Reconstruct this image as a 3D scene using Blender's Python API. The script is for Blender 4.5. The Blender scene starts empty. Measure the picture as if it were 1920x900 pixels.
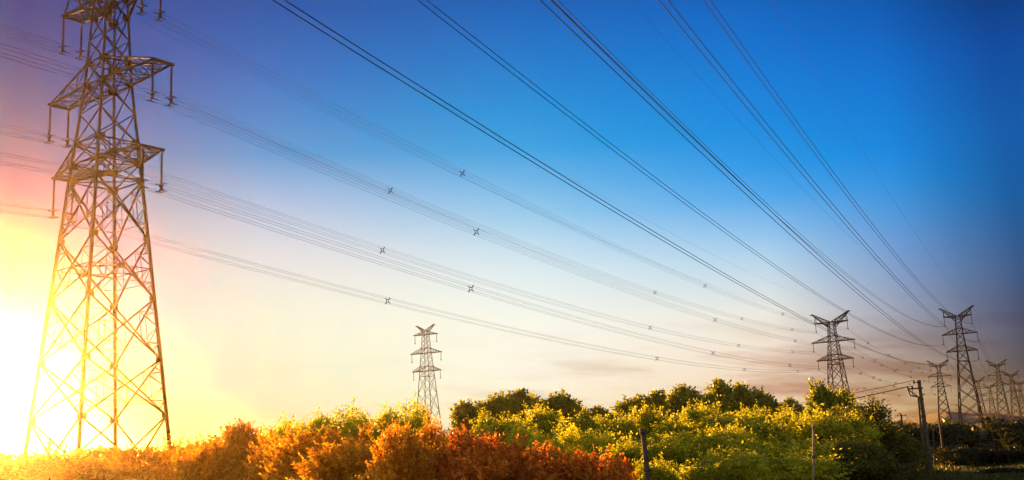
import bpy, math, random
import numpy as np
from mathutils import Matrix, Vector

SC = bpy.context.scene
COL = SC.collection
R = math.radians

# ------------------------------------------------------------------ camera
CZ = 3.2                                    # eye height above the ground
F_PX, PITCH, ROLL = 1969.56, 0.1976, 0.0497
_f = np.array([0, math.cos(PITCH), math.sin(PITCH)])
_r = np.array([1., 0, 0]); _u = np.cross(_r, _f)
RT = math.cos(ROLL) * _r - math.sin(ROLL) * _u
UP = math.cos(ROLL) * _u + math.sin(ROLL) * _r
FW = _f
cam_data = bpy.data.cameras.new('camera')
cam = bpy.data.objects.new('camera', cam_data); COL.objects.link(cam)
cam_data.sensor_width = 36; cam_data.lens = F_PX * 36 / 1920
cam_data.clip_start = 0.1; cam_data.clip_end = 30000
m = Matrix.Identity(4)
for i in range(3):
    m[i][0], m[i][1], m[i][2] = RT[i], UP[i], -FW[i]
m[2][3] = CZ
cam.matrix_world = m
SC.camera = cam

# ------------------------------------------------------------------ sky, sun, exposure
EXPO = 3.0
SUN_AZ, SUN_EL = R(-26.8), R(4.8)           # azimuth from +Y towards +X
vs = SC.view_settings
vs.view_transform = 'Standard'; vs.look = 'None'; vs.gamma = 1; vs.use_curve_mapping = False
vs.exposure = EXPO
SC.cycles.max_bounces = 8
SC.cycles.transmission_bounces = 4
SC.cycles.volume_bounces = 0
SC.cycles.use_denoising = True

def lin(c):
    return tuple((v / 255 / 12.92) if v <= 10 else ((v / 255 + .055) / 1.055) ** 2.4 for v in c)

# colour of the evening sky: (azimuth, [(elevation, sRGB as seen in frame; added fill light off frame) ...])
SKY = [
 (-150, [(0, (252, 235, 215)), (10, (255, 245, 230)), (24, (250, 240, 230)), (60, (190, 185, 180))]),  # added fill behind the camera, brightened to light the plants
 (-100, [(0, (250, 215, 160)), (10, (255, 240, 205)), (24, (250, 230, 195)), (60, (190, 180, 165))]),  # warm fill from the left, added out of view
 (-45, [(0, (255, 215, 130)), (8, (255, 240, 205)), (16, (255, 235, 200)), (24, (245, 222, 190)), (60, (170, 165, 160))]),  # bright left sky outside the frame, added as soft fill
 (-26, [(0, (255, 215, 120)), (1.5, (255, 236, 160)), (4, (255, 250, 205)), (7.5, (255, 253, 240)), (9.5, (254, 226, 190)), (11.2, (250, 205, 168)), (13.3, (226, 178, 155)), (16.5, (178, 140, 145)), (19.5, (118, 102, 138)), (23.5, (66, 72, 130)), (36, (70, 100, 150)), (60, (120, 130, 150))]),
 (-21, [(0, (255, 215, 130)), (1.5, (255, 236, 160)), (4, (255, 249, 195)), (7.5, (255, 248, 212)), (11.2, (248, 216, 190)), (13.3, (224, 192, 188)), (16.5, (150, 144, 176)), (19.5, (88, 110, 166)), (23.5, (34, 82, 150)), (36, (70, 100, 150)), (60, (120, 130, 150))]),
 (-13.7, [(0, (250, 222, 150)), (2, (252, 235, 175)), (4.9, (254, 245, 203)), (7.7, (254, 244, 216)), (10.6, (242, 228, 222)), (13.4, (194, 200, 224)), (16, (118, 160, 212)), (20, (46, 120, 194)), (24, (8, 92, 168)), (36, (70, 100, 150)), (60, (120, 130, 150))]),
 (0, [(0, (247, 226, 180)), (1.3, (250, 232, 192)), (4.2, (253, 246, 226)), (7, (250, 248, 234)), (10, (220, 235, 240)), (12.8, (156, 204, 235)), (15.7, (76, 168, 228)), (20, (8, 132, 212)), (24.2, (0, 97, 184)), (36, (70, 100, 150)), (60, (120, 130, 150))]),
 (13.7, [(0, (222, 182, 145)), (1.7, (232, 199, 166)), (3.5, (242, 217, 191)), (6.4, (236, 232, 222)), (9.3, (180, 213, 235)), (12.2, (92, 172, 236)), (15, (16, 146, 228)), (19.3, (0, 124, 216)), (23.5, (0, 93, 188)), (36, (70, 100, 150)), (60, (120, 130, 150))]),
 (20.6, [(0, (212, 176, 122)), (1.2, (206, 172, 124)), (3, (172, 146, 124)), (6, (148, 154, 174)), (9, (112, 152, 206)), (11.8, (58, 148, 220)), (14.5, (4, 134, 221)), (19, (0, 110, 204)), (23, (0, 76, 163)), (36, (70, 100, 150)), (60, (120, 130, 150))]),
 (26, [(0, (134, 108, 78)), (1, (128, 106, 80)), (2.8, (84, 74, 76)), (5.6, (70, 80, 112)), (8.5, (50, 88, 138)), (11.3, (10, 92, 160)), (14.2, (0, 92, 170)), (18.4, (0, 76, 160)), (22.5, (0, 48, 110)), (36, (70, 100, 150)), (60, (120, 130, 150))]),
 (60, [(0, (62, 56, 58)), (6, (70, 76, 98)), (12, (40, 80, 130)), (24, (20, 60, 120)), (60, (10, 40, 95))]),
 (115, [(0, (222, 208, 196)), (10, (225, 220, 218)), (24, (215, 214, 218)), (60, (170, 170, 175))]),  # unseen sky behind right, added as front fill
]
# the evening air: its own sunlit glow is added by the renderer, so the sky behind it is that much dimmer
HAZE_DENSITY, HAZE_G, HAZE_COL, HAZE_TOP = .000075, .95, (.9, .72, .42, 1), 66.6
SUN_E, SUN_COL = 5.0, (1, .44, .085)
def sky_behind_air(a, el, target):
    a, e_ = R(a), R(max(el, .8))
    cosg = math.sin(e_) * math.sin(SUN_EL) + math.cos(e_) * math.cos(SUN_EL) * math.cos(a - SUN_AZ)
    ph = (1 - HAZE_G ** 2) / (4 * math.pi * (1 + HAZE_G ** 2 - 2 * HAZE_G * cosg) ** 1.5)
    od = HAZE_DENSITY * min((HAZE_TOP - CZ) / math.sin(e_), 6000); tr = math.exp(-od)
    return tuple(max((t_ / 2 ** EXPO - SUN_E * sc_ * ph * hc * (1 - tr) * .95) / tr, .02 * t_ / 2 ** EXPO) for t_, sc_, hc in zip(target, SUN_COL, HAZE_COL))
world = bpy.data.worlds.new('World'); SC.world = world; world.use_nodes = True
nt = world.node_tree; nt.nodes.clear()
def N(tree, t, **kw):
    n = tree.nodes.new(t)
    for k, v in kw.items():
        setattr(n, k, v)
    return n
def math_node(tree, op, a, b=None, c=None):
    n = N(tree, 'ShaderNodeMath', operation=op)
    for i, v in enumerate((a, b, c)):
        if v is None: continue
        if isinstance(v, (int, float)): n.inputs[i].default_value = v
        else: tree.links.new(v, n.inputs[i])
    return n.outputs[0]
tc = N(nt, 'ShaderNodeTexCoord')
sep = N(nt, 'ShaderNodeSeparateXYZ'); nt.links.new(tc.outputs['Generated'], sep.inputs[0])
az = math_node(nt, 'MULTIPLY', math_node(nt, 'ARCTAN2', sep.outputs[0], sep.outputs[1]), 180 / math.pi)
el0 = math_node(nt, 'MULTIPLY', math_node(nt, 'ARCSINE', sep.outputs[2]), 180 / math.pi)
# thin stretched cloud streaks near the horizon shift where each colour falls
comb = N(nt, 'ShaderNodeCombineXYZ')
nt.links.new(math_node(nt, 'MULTIPLY', az, .085), comb.inputs[0])
nt.links.new(math_node(nt, 'MULTIPLY_ADD', az, .055, math_node(nt, 'MULTIPLY', el0, .62)), comb.inputs[1])
noise = N(nt, 'ShaderNodeTexNoise'); noise.inputs['Scale'].default_value = 1.0; noise.inputs['Detail'].default_value = 5
noise.inputs['Roughness'].default_value = .55
nt.links.new(comb.outputs[0], noise.inputs['Vector'])
cloud = N(nt, 'ShaderNodeMapRange', interpolation_type='SMOOTHSTEP'); nt.links.new(noise.outputs[0], cloud.inputs[0])
cloud.inputs[1].default_value = .45; cloud.inputs[2].default_value = .62
elc = math_node(nt, 'MINIMUM', math_node(nt, 'MAXIMUM', el0, 0), 60)
fac = math_node(nt, 'POWER', math_node(nt, 'DIVIDE', elc, 60), .5)
def sky_target(a, d):
    cols = []
    for ca, st in SKY:
        xs = [q[0] for q in st]
        cols.append([float(np.interp(d, xs, [lin(q[1])[k] for q in st])) ** .45 for k in range(3)])
    azs = [q[0] for q in SKY]
    return [max(0., float(np.interp(a, azs, [c_[k] for c_ in cols]))) ** (1 / .45) for k in range(3)]
prev = None; prev_az = None
GRID = [-150, -100, -60, -45, -38, -33.5, -31, -28.5, -26, -23.5, -21, -18.5, -16, -13.7, -11, -8, -5, -2, 1, 5, 9, 13.7, 17, 20.6, 23.3, 26, 32, 60, 115]
ELS = [0, .8, 1.7, 2.8, 4, 5.3, 6.6, 8, 9.5, 11, 12.6, 14.3, 16.2, 18.4, 20.8, 24, 36, 60]
for a in GRID:
    stops = [(d, [v * (1.6 if abs(a) > 59 else 1) for v in sky_target(a, d)]) for d in ELS]  # sky out of view is boosted as fill light
    cr = N(nt, 'ShaderNodeValToRGB'); nt.links.new(fac, cr.inputs[0])
    e = cr.color_ramp.elements
    while len(e) > 1: e.remove(e[-1])
    for i, (d, c) in enumerate(stops):
        x = e[0] if i == 0 else e.new((d / 60) ** .5)
        x.position = (d / 60) ** .5
        x.color = (*sky_behind_air(a, d, c), 1)
    if prev is None:
        prev = cr.outputs[0]
    else:
        mr = N(nt, 'ShaderNodeMapRange', interpolation_type='LINEAR'); nt.links.new(az, mr.inputs[0])
        mr.inputs[1].default_value = prev_az; mr.inputs[2].default_value = a
        mx = N(nt, 'ShaderNodeMix', data_type='RGBA')
        nt.links.new(mr.outputs[0], mx.inputs['Factor']); nt.links.new(prev, mx.inputs['A']); nt.links.new(cr.outputs[0], mx.inputs['B'])
        prev = mx.outputs['Result']
    prev_az = a
# clouds: mauve-brown veils, strongest low in the sky on the side away from the sun
lowc = N(nt, 'ShaderNodeMapRange', interpolation_type='SMOOTHSTEP'); nt.links.new(el0, lowc.inputs[0])
lowc.inputs[1].default_value = 7.5; lowc.inputs[2].default_value = 1.0
side = N(nt, 'ShaderNodeMapRange', interpolation_type='SMOOTHSTEP'); nt.links.new(az, side.inputs[0])
side.inputs[1].default_value = -12; side.inputs[2].default_value = 14; side.inputs[3].default_value = .18; side.inputs[4].default_value = 1.0
cf = math_node(nt, 'MULTIPLY', math_node(nt, 'MULTIPLY', cloud.outputs[0], lowc.outputs[0]), side.outputs[0])
cm = N(nt, 'ShaderNodeMix', data_type='RGBA', blend_type='MULTIPLY')
nt.links.new(cf, cm.inputs['Factor']); nt.links.new(prev, cm.inputs['A']); cm.inputs['B'].default_value = (.56, .38, .36, 1)
bg = N(nt, 'ShaderNodeBackground'); bg.inputs[1].default_value = 1.0
nt.links.new(cm.outputs['Result'], bg.inputs[0])
nish = N(nt, 'ShaderNodeTexSky', sky_type='NISHITA', sun_disc=False)
nish.sun_elevation = SUN_EL; nish.sun_rotation = SUN_AZ
bg2 = N(nt, 'ShaderNodeBackground'); bg2.inputs[1].default_value = .05
nt.links.new(nish.outputs[0], bg2.inputs[0])
ms = N(nt, 'ShaderNodeMixShader'); ms.inputs[0].default_value = .003
nt.links.new(bg.outputs[0], ms.inputs[1]); nt.links.new(bg2.outputs[0], ms.inputs[2])
wo = N(nt, 'ShaderNodeOutputWorld'); nt.links.new(ms.outputs[0], wo.inputs[0])

sun_data = bpy.data.lights.new('sun', 'SUN'); sun = bpy.data.objects.new('sun', sun_data); COL.objects.link(sun)
sun_data.energy = SUN_E; sun_data.angle = R(.5); sun_data.color = SUN_COL
sd = Vector((math.sin(SUN_AZ) * math.cos(SUN_EL), math.cos(SUN_AZ) * math.cos(SUN_EL), math.sin(SUN_EL)))
sun.rotation_euler = (-sd).to_track_quat('-Z', 'Y').to_euler()
sun.location = (-60, 120, 90)

# ------------------------------------------------------------------ helpers
def at(px, py, Y):
    """World point on the ray through pixel (px, py) of the 1920x900 picture, at distance Y along +Y."""
    d = FW + RT * (px - 960) / F_PX - UP * (py - 450) / F_PX
    p = d * Y / d[1]
    return np.array([p[0], p[1], p[2] + CZ])

def material(name, base, rough=.6, var=0., scale=8., metal=0., spec=.4, bump=0.):
    mt = bpy.data.materials.new(name); mt.use_nodes = True
    t = mt.node_tree; b = t.nodes['Principled BSDF']
    b.inputs['Roughness'].default_value = rough; b.inputs['Metallic'].default_value = metal
    b.inputs['Specular IOR Level'].default_value = spec
    c = N(t, 'ShaderNodeTexCoord'); n = N(t, 'ShaderNodeTexNoise'); n.inputs['Scale'].default_value = scale; n.inputs['Detail'].default_value = 6
    t.links.new(c.outputs['Object'], n.inputs['Vector'])
    r = N(t, 'ShaderNodeValToRGB'); t.links.new(n.outputs[0], r.inputs[0])
    r.color_ramp.elements[0].position = .3; r.color_ramp.elements[1].position = .7
    r.color_ramp.elements[0].color = (*[v * (1 - var) for v in base], 1)
    r.color_ramp.elements[1].color = (*[min(1, v * (1 + var)) for v in base], 1)
    t.links.new(r.outputs[0], b.inputs['Base Color'])
    if bump:
        bp = N(t, 'ShaderNodeBump'); bp.inputs['Strength'].default_value = bump
        t.links.new(n.outputs[0], bp.inputs['Height']); t.links.new(bp.outputs[0], b.inputs['Normal'])
    return mt

def leaf_material(name, stops, trans, rough=.5, mixf=.5):
    """Leaves: each leaf has its own tint; light passes through them."""
    mt = bpy.data.materials.new(name); mt.use_nodes = True
    t = mt.node_tree; t.nodes.clear()
    a = N(t, 'ShaderNodeAttribute', attribute_name='tint')
    oi = N(t, 'ShaderNodeObjectInfo')
    f = math_node(t, 'ADD', math_node(t, 'MULTIPLY', a.outputs['Fac'], .86), math_node(t, 'MULTIPLY', oi.outputs['Random'], .14))
    r = N(t, 'ShaderNodeValToRGB'); t.links.new(f, r.inputs[0])
    e = r.color_ramp.elements
    while len(e) > 1: e.remove(e[-1])
    for i, (p, c) in enumerate(stops):
        x = e[0] if i == 0 else e.new(p)
        x.position = p; x.color = (*c, 1)
    b = N(t, 'ShaderNodeBsdfPrincipled'); b.inputs['Roughness'].default_value = rough; b.inputs['Specular IOR Level'].default_value = .28
    t.links.new(r.outputs[0], b.inputs['Base Color'])
    tl = N(t, 'ShaderNodeBsdfTranslucent')
    g = N(t, 'ShaderNodeMix', data_type='RGBA', blend_type='MULTIPLY'); g.inputs['Factor'].default_value = 1
    t.links.new(r.outputs[0], g.inputs['A']); g.inputs['B'].default_value = (*trans, 1)
    t.links.new(g.outputs['Result'], tl.inputs['Color'])
    mx = N(t, 'ShaderNodeMixShader'); mx.inputs[0].default_value = mixf
    t.links.new(b.outputs[0], mx.inputs[1]); t.links.new(tl.outputs[0], mx.inputs[2])
    o = N(t, 'ShaderNodeOutputMaterial'); t.links.new(mx.outputs[0], o.inputs[0])
    return mt

MAT = {
 'steel': material('weathered_steel', (.016, .010, .007), .85, .35, .6, spec=.15),
 'porcelain': material('brown_porcelain', (.022, .012, .009), .7, .2, 4, spec=.08),
 'wire': material('aluminium_wire', (.014, .012, .011), .9, .2, 1, spec=.02),
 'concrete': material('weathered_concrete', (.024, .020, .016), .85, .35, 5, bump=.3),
 'wood': material('tarred_wood', (.018, .013, .009), .85, .4, 6, bump=.4),
 'palewood': material('bleached_wood', (.10, .075, .04), .85, .3, 6, bump=.3),
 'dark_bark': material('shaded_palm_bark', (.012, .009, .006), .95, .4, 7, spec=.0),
 'bark': material('tree_bark', (.03, .02, .013), .9, .4, 7, bump=.5),
 'red': leaf_material('copper_red_leaves', [(0, (.13, .034, .008)), (.35, (.30, .085, .012)), (.7, (.46, .17, .02)), (.84, (.52, .27, .03)), (.9, (.30, .30, .02)), (1, (.20, .24, .02))], (1.5, 1.2, .6), mixf=.55),
 'flare_tinted': leaf_material('flare_tinted_leaves', [(0, (.20, .07, .008)), (.4, (.40, .18, .012)), (.75, (.58, .34, .025)), (1, (.46, .38, .03))], (1.5, 1.3, .6), mixf=.55),  # red-leaved trees with the sun flare's orange glow put into the leaf colour
 'gold': leaf_material('yellow_green_leaves', [(0, (.04, .046, .003)), (.3, (.125, .135, .005)), (.7, (.28, .285, .009)), (.92, (.36, .33, .012)), (1, (.34, .20, .02))], (1.55, 1.6, .45), mixf=.52),
 'lemon': leaf_material('lemon_yellow_leaves', [(0, (.11, .11, .004)), (.4, (.25, .25, .008)), (.8, (.40, .37, .012)), (1, (.46, .36, .02))], (1.55, 1.6, .45), mixf=.5),
 'grass': leaf_material('grass_blades', [(0, (.014, .021, .004)), (.6, (.028, .037, .006)), (1, (.05, .05, .009))], (1.4, 1.4, .5)),
 'olive': leaf_material('olive_green_leaves', [(0, (.05, .066, .006)), (.5, (.12, .138, .010)), (1, (.22, .22, .014))], (1.5, 1.5, .5)),
 'big': leaf_material('deep_green_leaves', [(0, (.022, .028, .004)), (.5, (.05, .058, .006)), (1, (.11, .105, .010))], (1.4, 1.4, .5)),
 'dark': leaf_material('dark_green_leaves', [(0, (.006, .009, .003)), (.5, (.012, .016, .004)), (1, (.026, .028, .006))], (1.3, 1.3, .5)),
}

class MB:
    """Collects boxes, struts and tubes, then becomes ONE mesh object."""
    def __init__(s): s.v = []; s.f = []; s.n = 0
    def raw(s, v, f):
        s.f += [tuple(i + s.n for i in q) for q in f]; s.v += [tuple(map(float, p)) for p in v]; s.n += len(v)
    def strut(s, p, q, w, w2=None, k=4):
        p = np.asarray(p, float); q = np.asarray(q, float); d = q - p; L = np.linalg.norm(d)
        if L < 1e-6: return
        d /= L; a = np.array([0, 0, 1.]) if abs(d[2]) < .9 else np.array([1., 0, 0])
        x = np.cross(d, a); x /= np.linalg.norm(x); y = np.cross(d, x); w2 = w if w2 is None else w2
        rr = math.sqrt(.5) if k == 4 else .5; o = math.pi / 4 if k == 4 else 0
        ang = [o + 2 * math.pi * i / k for i in range(k)]
        v = [p + (x * math.cos(t) + y * math.sin(t)) * w * rr for t in ang] + [q + (x * math.cos(t) + y * math.sin(t)) * w2 * rr for t in ang]
        s.raw(v, [(i, (i + 1) % k, k + (i + 1) % k, k + i) for i in range(k)] + [tuple(range(k))[::-1], tuple(range(k, 2 * k))])
    def path(s, pts, rad, k=4):
        pts = np.asarray(pts, float); n = len(pts)
        rad = np.broadcast_to(np.asarray(rad, float), (n,))
        t = np.gradient(pts, axis=0); t /= np.linalg.norm(t, axis=1)[:, None]
        a = np.array([0, 0, 1.]) if abs(t[0][2]) < .9 else np.array([1., 0, 0])
        x = np.cross(t, a); x /= np.linalg.norm(x, axis=1)[:, None]; y = np.cross(t, x)
        v = []
        for i in range(n):
            for j in range(k):
                g = 2 * math.pi * j / k
                v.append(pts[i] + (x[i] * math.cos(g) + y[i] * math.sin(g)) * rad[i])
        f = [(i * k + j, i * k + (j + 1) % k, (i + 1) * k + (j + 1) % k, (i + 1) * k + j) for i in range(n - 1) for j in range(k)]
        s.raw(v, f + [tuple(range(k))[::-1], tuple(range((n - 1) * k, n * k))])
    def lathe(s, c, prof, k=8):
        c = np.asarray(c, float); v = []
        for r_, z in prof:
            for j in range(k):
                g = 2 * math.pi * j / k
                v.append(c + [r_ * math.cos(g), r_ * math.sin(g), z])
        n = len(prof)
        s.raw(v, [(i * k + j, i * k + (j + 1) % k, (i + 1) * k + (j + 1) % k, (i + 1) * k + j) for i in range(n - 1) for j in range(k)] + [tuple(range(k))[::-1], tuple(range((n - 1) * k, n * k))])
    def plate(s, c, ux, uy, w, h, t):
        c, ux, uy = (np.asarray(a, float) for a in (c, ux, uy)); uz = np.cross(ux, uy)
        v = [c + ux * w / 2 * a + uy * h / 2 * b + uz * t / 2 * e for e in (-1, 1) for a, b in ((-1, -1), (1, -1), (1, 1), (-1, 1))]
        s.raw(v, [(3, 2, 1, 0), (4, 5, 6, 7), (0, 1, 5, 4), (1, 2, 6, 5), (2, 3, 7, 6), (3, 0, 4, 7)])
    def build(s, name, mat, parent=None, smooth=False):
        me = bpy.data.meshes.new(name); me.from_pydata(s.v, [], s.f); me.update()
        me.materials.append(mat if not isinstance(mat, str) else MAT[mat])
        if smooth: me.polygons.foreach_set('use_smooth', [True] * len(me.polygons))
        o = bpy.data.objects.new(name, me); COL.objects.link(o); o.parent = parent
        return o

def tag(o, label, cat, group=None):
    o['label'] = label; o['category'] = cat
    if group: o['group'] = group
    return o
def thing(name, label, cat, loc=(0, 0, 0), rz=0, group=None):
    o = bpy.data.objects.new(name, None); COL.objects.link(o); o.location = loc; o.rotation_euler = (0, 0, rz)
    o.empty_display_size = .5
    return tag(o, label, cat, group)
def structure(o, kind='structure'):
    o['kind'] = kind; return o

# ------------------------------------------------------------------ ground, hills, haze
def ground_mesh():
    """One sheet to the horizon: fine near the camera, coarse far away, gently uneven."""
    rs = np.concatenate([[0.0], np.geomspace(4, 5600, 70)]); k = 96
    v = []; f = []
    for r_ in rs:
        for j in range(k):
            g = 2 * math.pi * j / k; x, y = r_ * math.cos(g), r_ * math.sin(g)
            z = .10 * math.sin(x * .13 + 1) * math.cos(y * .11) if r_ < 900 else 0
            v.append((x, y, z))
    for i in range(len(rs) - 1):
        for j in range(k):
            f.append((i * k + j, i * k + (j + 1) % k, (i + 1) * k + (j + 1) % k, (i + 1) * k + j))
    b = MB(); b.raw(v, f); return b
gm = bpy.data.materials.new('grassy_ground'); gm.use_nodes = True
t = gm.node_tree; b = t.nodes['Principled BSDF']; b.inputs['Roughness'].default_value = .95; b.inputs['Specular IOR Level'].default_value = .1
c = N(t, 'ShaderNodeTexCoord'); n1 = N(t, 'ShaderNodeTexNoise'); n1.inputs['Scale'].default_value = .12; n1.inputs['Detail'].default_value = 9
n1.inputs['Roughness'].default_value = .7
t.links.new(c.outputs['Object'], n1.inputs['Vector'])
r_ = N(t, 'ShaderNodeValToRGB'); t.links.new(n1.outputs[0], r_.inputs[0])
e = r_.color_ramp.elements; e[0].position = .36; e[0].color = (.016, .020, .006, 1); e[1].position = .66; e[1].color = (.045, .045, .012, 1)
t.links.new(r_.outputs[0], b.inputs['Base Color'])
structure(ground_mesh().build('ground', gm))

hm = material('hill_woods', (.012, .013, .011), .95, .4, .01)
def hills():
    b = MB()
    ridges = [(1800, 9, 34, lambda a: 15.5 + 9.5 * math.sin(a * .33 + .4) + 4.2 * math.sin(a * .9 + 1) + 1.4 * math.sin(a * 2.7)),
              (2100, -34, 40, lambda a: 10 + 5 * math.sin(a * .27 + 2.2) + 3 * math.sin(a * .71) + 1.5 * math.sin(a * 2.1))]
    for dist, a0, a1, fn in ridges:
        n = 120; v = []
        for i in range(n + 1):
            a = a0 + (a1 - a0) * i / n; edge = min(1, 5 * min(i, n - i) / n)
            h = max(2, fn(a) * edge)
            for q, z in ((dist - 420, -.3), (dist - 200, h * .55), (dist, h), (dist + 400, -.3)):
                v.append((q * math.sin(R(a)), q * math.cos(R(a)), z))
        f = [(i * 4 + j, i * 4 + j + 1, i * 4 + j + 5, i * 4 + j + 4) for i in range(n) for j in range(3)]
        b.raw(v, f)
    return b
structure(hills().build('hills', hm, smooth=True))

hz = MB(); hz.plate((0, 2600, HAZE_TOP / 2 - .6), (1, 0, 0), (0, 1, 0), 12400, 17000, HAZE_TOP + 1.2)
vm = bpy.data.materials.new('warm_air'); vm.use_nodes = True
t = vm.node_tree; t.nodes.clear()
pv = N(t, 'ShaderNodeVolumePrincipled'); pv.inputs['Density'].default_value = HAZE_DENSITY; pv.inputs['Anisotropy'].default_value = HAZE_G
pv.inputs['Color'].default_value = HAZE_COL
o = N(t, 'ShaderNodeOutputMaterial'); t.links.new(pv.outputs[0], o.inputs['Volume'])
structure(hz.build('haze', vm), 'stuff')

# ------------------------------------------------------------------ lattice pylons
class Spec:
    def __init__(s, **k): s.__dict__.update(k)
def spec(z1, z2, z3, a1, a2, a3, wb, w3, w2, w1, e=1.15, d2=2.7, d3=2.5, peak=(9.4, 4.6), drop=2.5, vbase=0., string=4.2, double=False, leg=.34, chord=.24, brace=.16, sec=.09, detail=2, panels=None):
    return Spec(**locals())
def pylon(label, X, Y, yaw, S, group, name='lattice_pylon', sc=1.0):
    root = thing(name, label, 'pylon', (X, Y, 0), yaw, group); root.scale = (sc, sc, sc)
    zt = S.z1 + S.vbase
    Z = [0, S.z3, S.z2, S.z1, zt + .01]; Wd = [S.wb, S.w3, S.w2, S.w1, S.w1 * (.9 if S.vbase else 1)]
    w = lambda z: float(np.interp(z, Z, Wd))
    cor = lambda sx, sy, z: np.array([sx * w(z), sy * w(z), z])
    CO = [(-1, -1), (1, -1), (1, 1), (-1, 1)]
    for sx, sy in CO:
        b = MB(); zz = [-.4, S.z3 * .35, S.z3, S.z2, zt]
        for i in range(4):
            b.strut(cor(sx, sy, max(0, zz[i])) + [0, 0, min(0, zz[i])], cor(sx, sy, zz[i + 1]), S.leg * (1, .95, .8, .66)[i], S.leg * (.95, .8, .66, .55)[i])
        b.build('leg', 'steel', root)
    lo = S.panels or [0, .19, .37, .56, .75, .94]
    lv = [S.z3 * q for q in lo] + [S.z3]
    m1 = S.z3 + S.d3; m2 = S.z2 + S.d2
    lv += [m1, m1 + (S.z2 - m1) * .5, S.z2, m2, m2 + (S.z1 - S.drop - m2) * .5, S.z1 - S.drop, S.z1] + ([zt] if S.vbase else [])
    b = MB(); fine = b
    for i in range(len(lv) - 1):
        za, zb = lv[i], lv[i + 1]
        for q in range(4):
            A, B = CO[q], CO[(q + 1) % 4]
            a0, b0, a1, b1 = cor(*A, za), cor(*B, za), cor(*A, zb), cor(*B, zb)
            bw = S.brace * (1 if zb <= S.z3 * .99 else .75)
            if i == 0:
                b.strut(a0, b1, bw); b.strut(b0, a1, bw)
                b.strut(cor(*A, zb * .45), cor(*B, zb * .45), bw * .45)
            else:
                b.strut(a0, b1, bw); b.strut(b0, a1, bw)
            if S.detail >= 2 and zb <= S.z3 * .99 and i > 0:
                t_ = w(za) / (w(za) + w(zb)); cc = a0 + (b1 - a0) * t_
                for P0, P1 in ((a0, a1), (b0, b1)):
                    lm = P0 + (P1 - P0) * t_
                    l1 = (P0 + cc) / 2; l2 = (P1 + cc) / 2
                    fine.strut(lm, l1, S.sec); fine.strut(lm, l2, S.sec)
                    for lq, P in ((l1, P0), (l2, P1)):
                        fine.strut(lq, P + (lm - P) * .5, S.sec)
                    fine.strut((P0 + l1) / 2, P0 + (lm - P0) * .5, S.sec); fine.strut((P1 + l2) / 2, P1 + (lm - P1) * .5, S.sec)
                fine.strut((a0 + cc) / 2, (b0 + cc) / 2, S.sec * .9); 
                fine.strut((a0 + cc) / 2, (a1 + cc) / 2, S.sec * .9); fine.strut((b0 + cc) / 2, (b1 + cc) / 2, S.sec * .9)
    rings = [S.z3, m1, S.z2, m2, S.z1] + [lv[-9 - (1 if S.vbase else 0)]]
    for z in rings:
        for q in range(4):
            b.strut(cor(*CO[q], z), cor(*CO[(q + 1) % 4], z), S.brace * .85)
        if S.detail >= 1:
            b.strut(cor(-1, -1, z), cor(1, 1, z), S.brace * .6); b.strut(cor(1, -1, z), cor(-1, 1, z), S.brace * .6)
    if S.detail >= 2:                       # diaphragm half way up, and gusset plates
        z = S.z3 * (lo[3] + lo[4]) / 2
        for q in range(4):
            A, B, C_ = CO[q], CO[(q + 1) % 4], CO[(q + 2) % 4]
            fine.strut(cor(*A, z), cor(*B, z), S.sec * 1.4)
            ma = (cor(*A, z) + cor(*B, z)) / 2; mb = (cor(*B, z) + cor(*C_, z)) / 2
            fine.strut(ma, mb, S.sec * 1.4); fine.plate(ma, (A[0] - B[0], A[1] - B[1], 0) / np.hypot(A[0] - B[0], A[1] - B[1]), (0, 0, 1), .75, .6, .08)
        for z in rings[:5] + [S.z1 - S.drop] + lv[1:6]:
            g = .95 if z > S.z3 * .9 else .7
            for sx, sy in CO:
                p = cor(sx, sy, z)
                fine.plate(p - [sx * .3, -sy * .03, 0], (1, 0, 0), (0, 0, 1), g, g * .8, .06)
                fine.plate(p - [-sx * .03, sy * .3, 0], (0, 1, 0), (0, 0, 1), g, g * .8, .06)
    b.build('bracing', 'steel', root)
    hang = []
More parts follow.
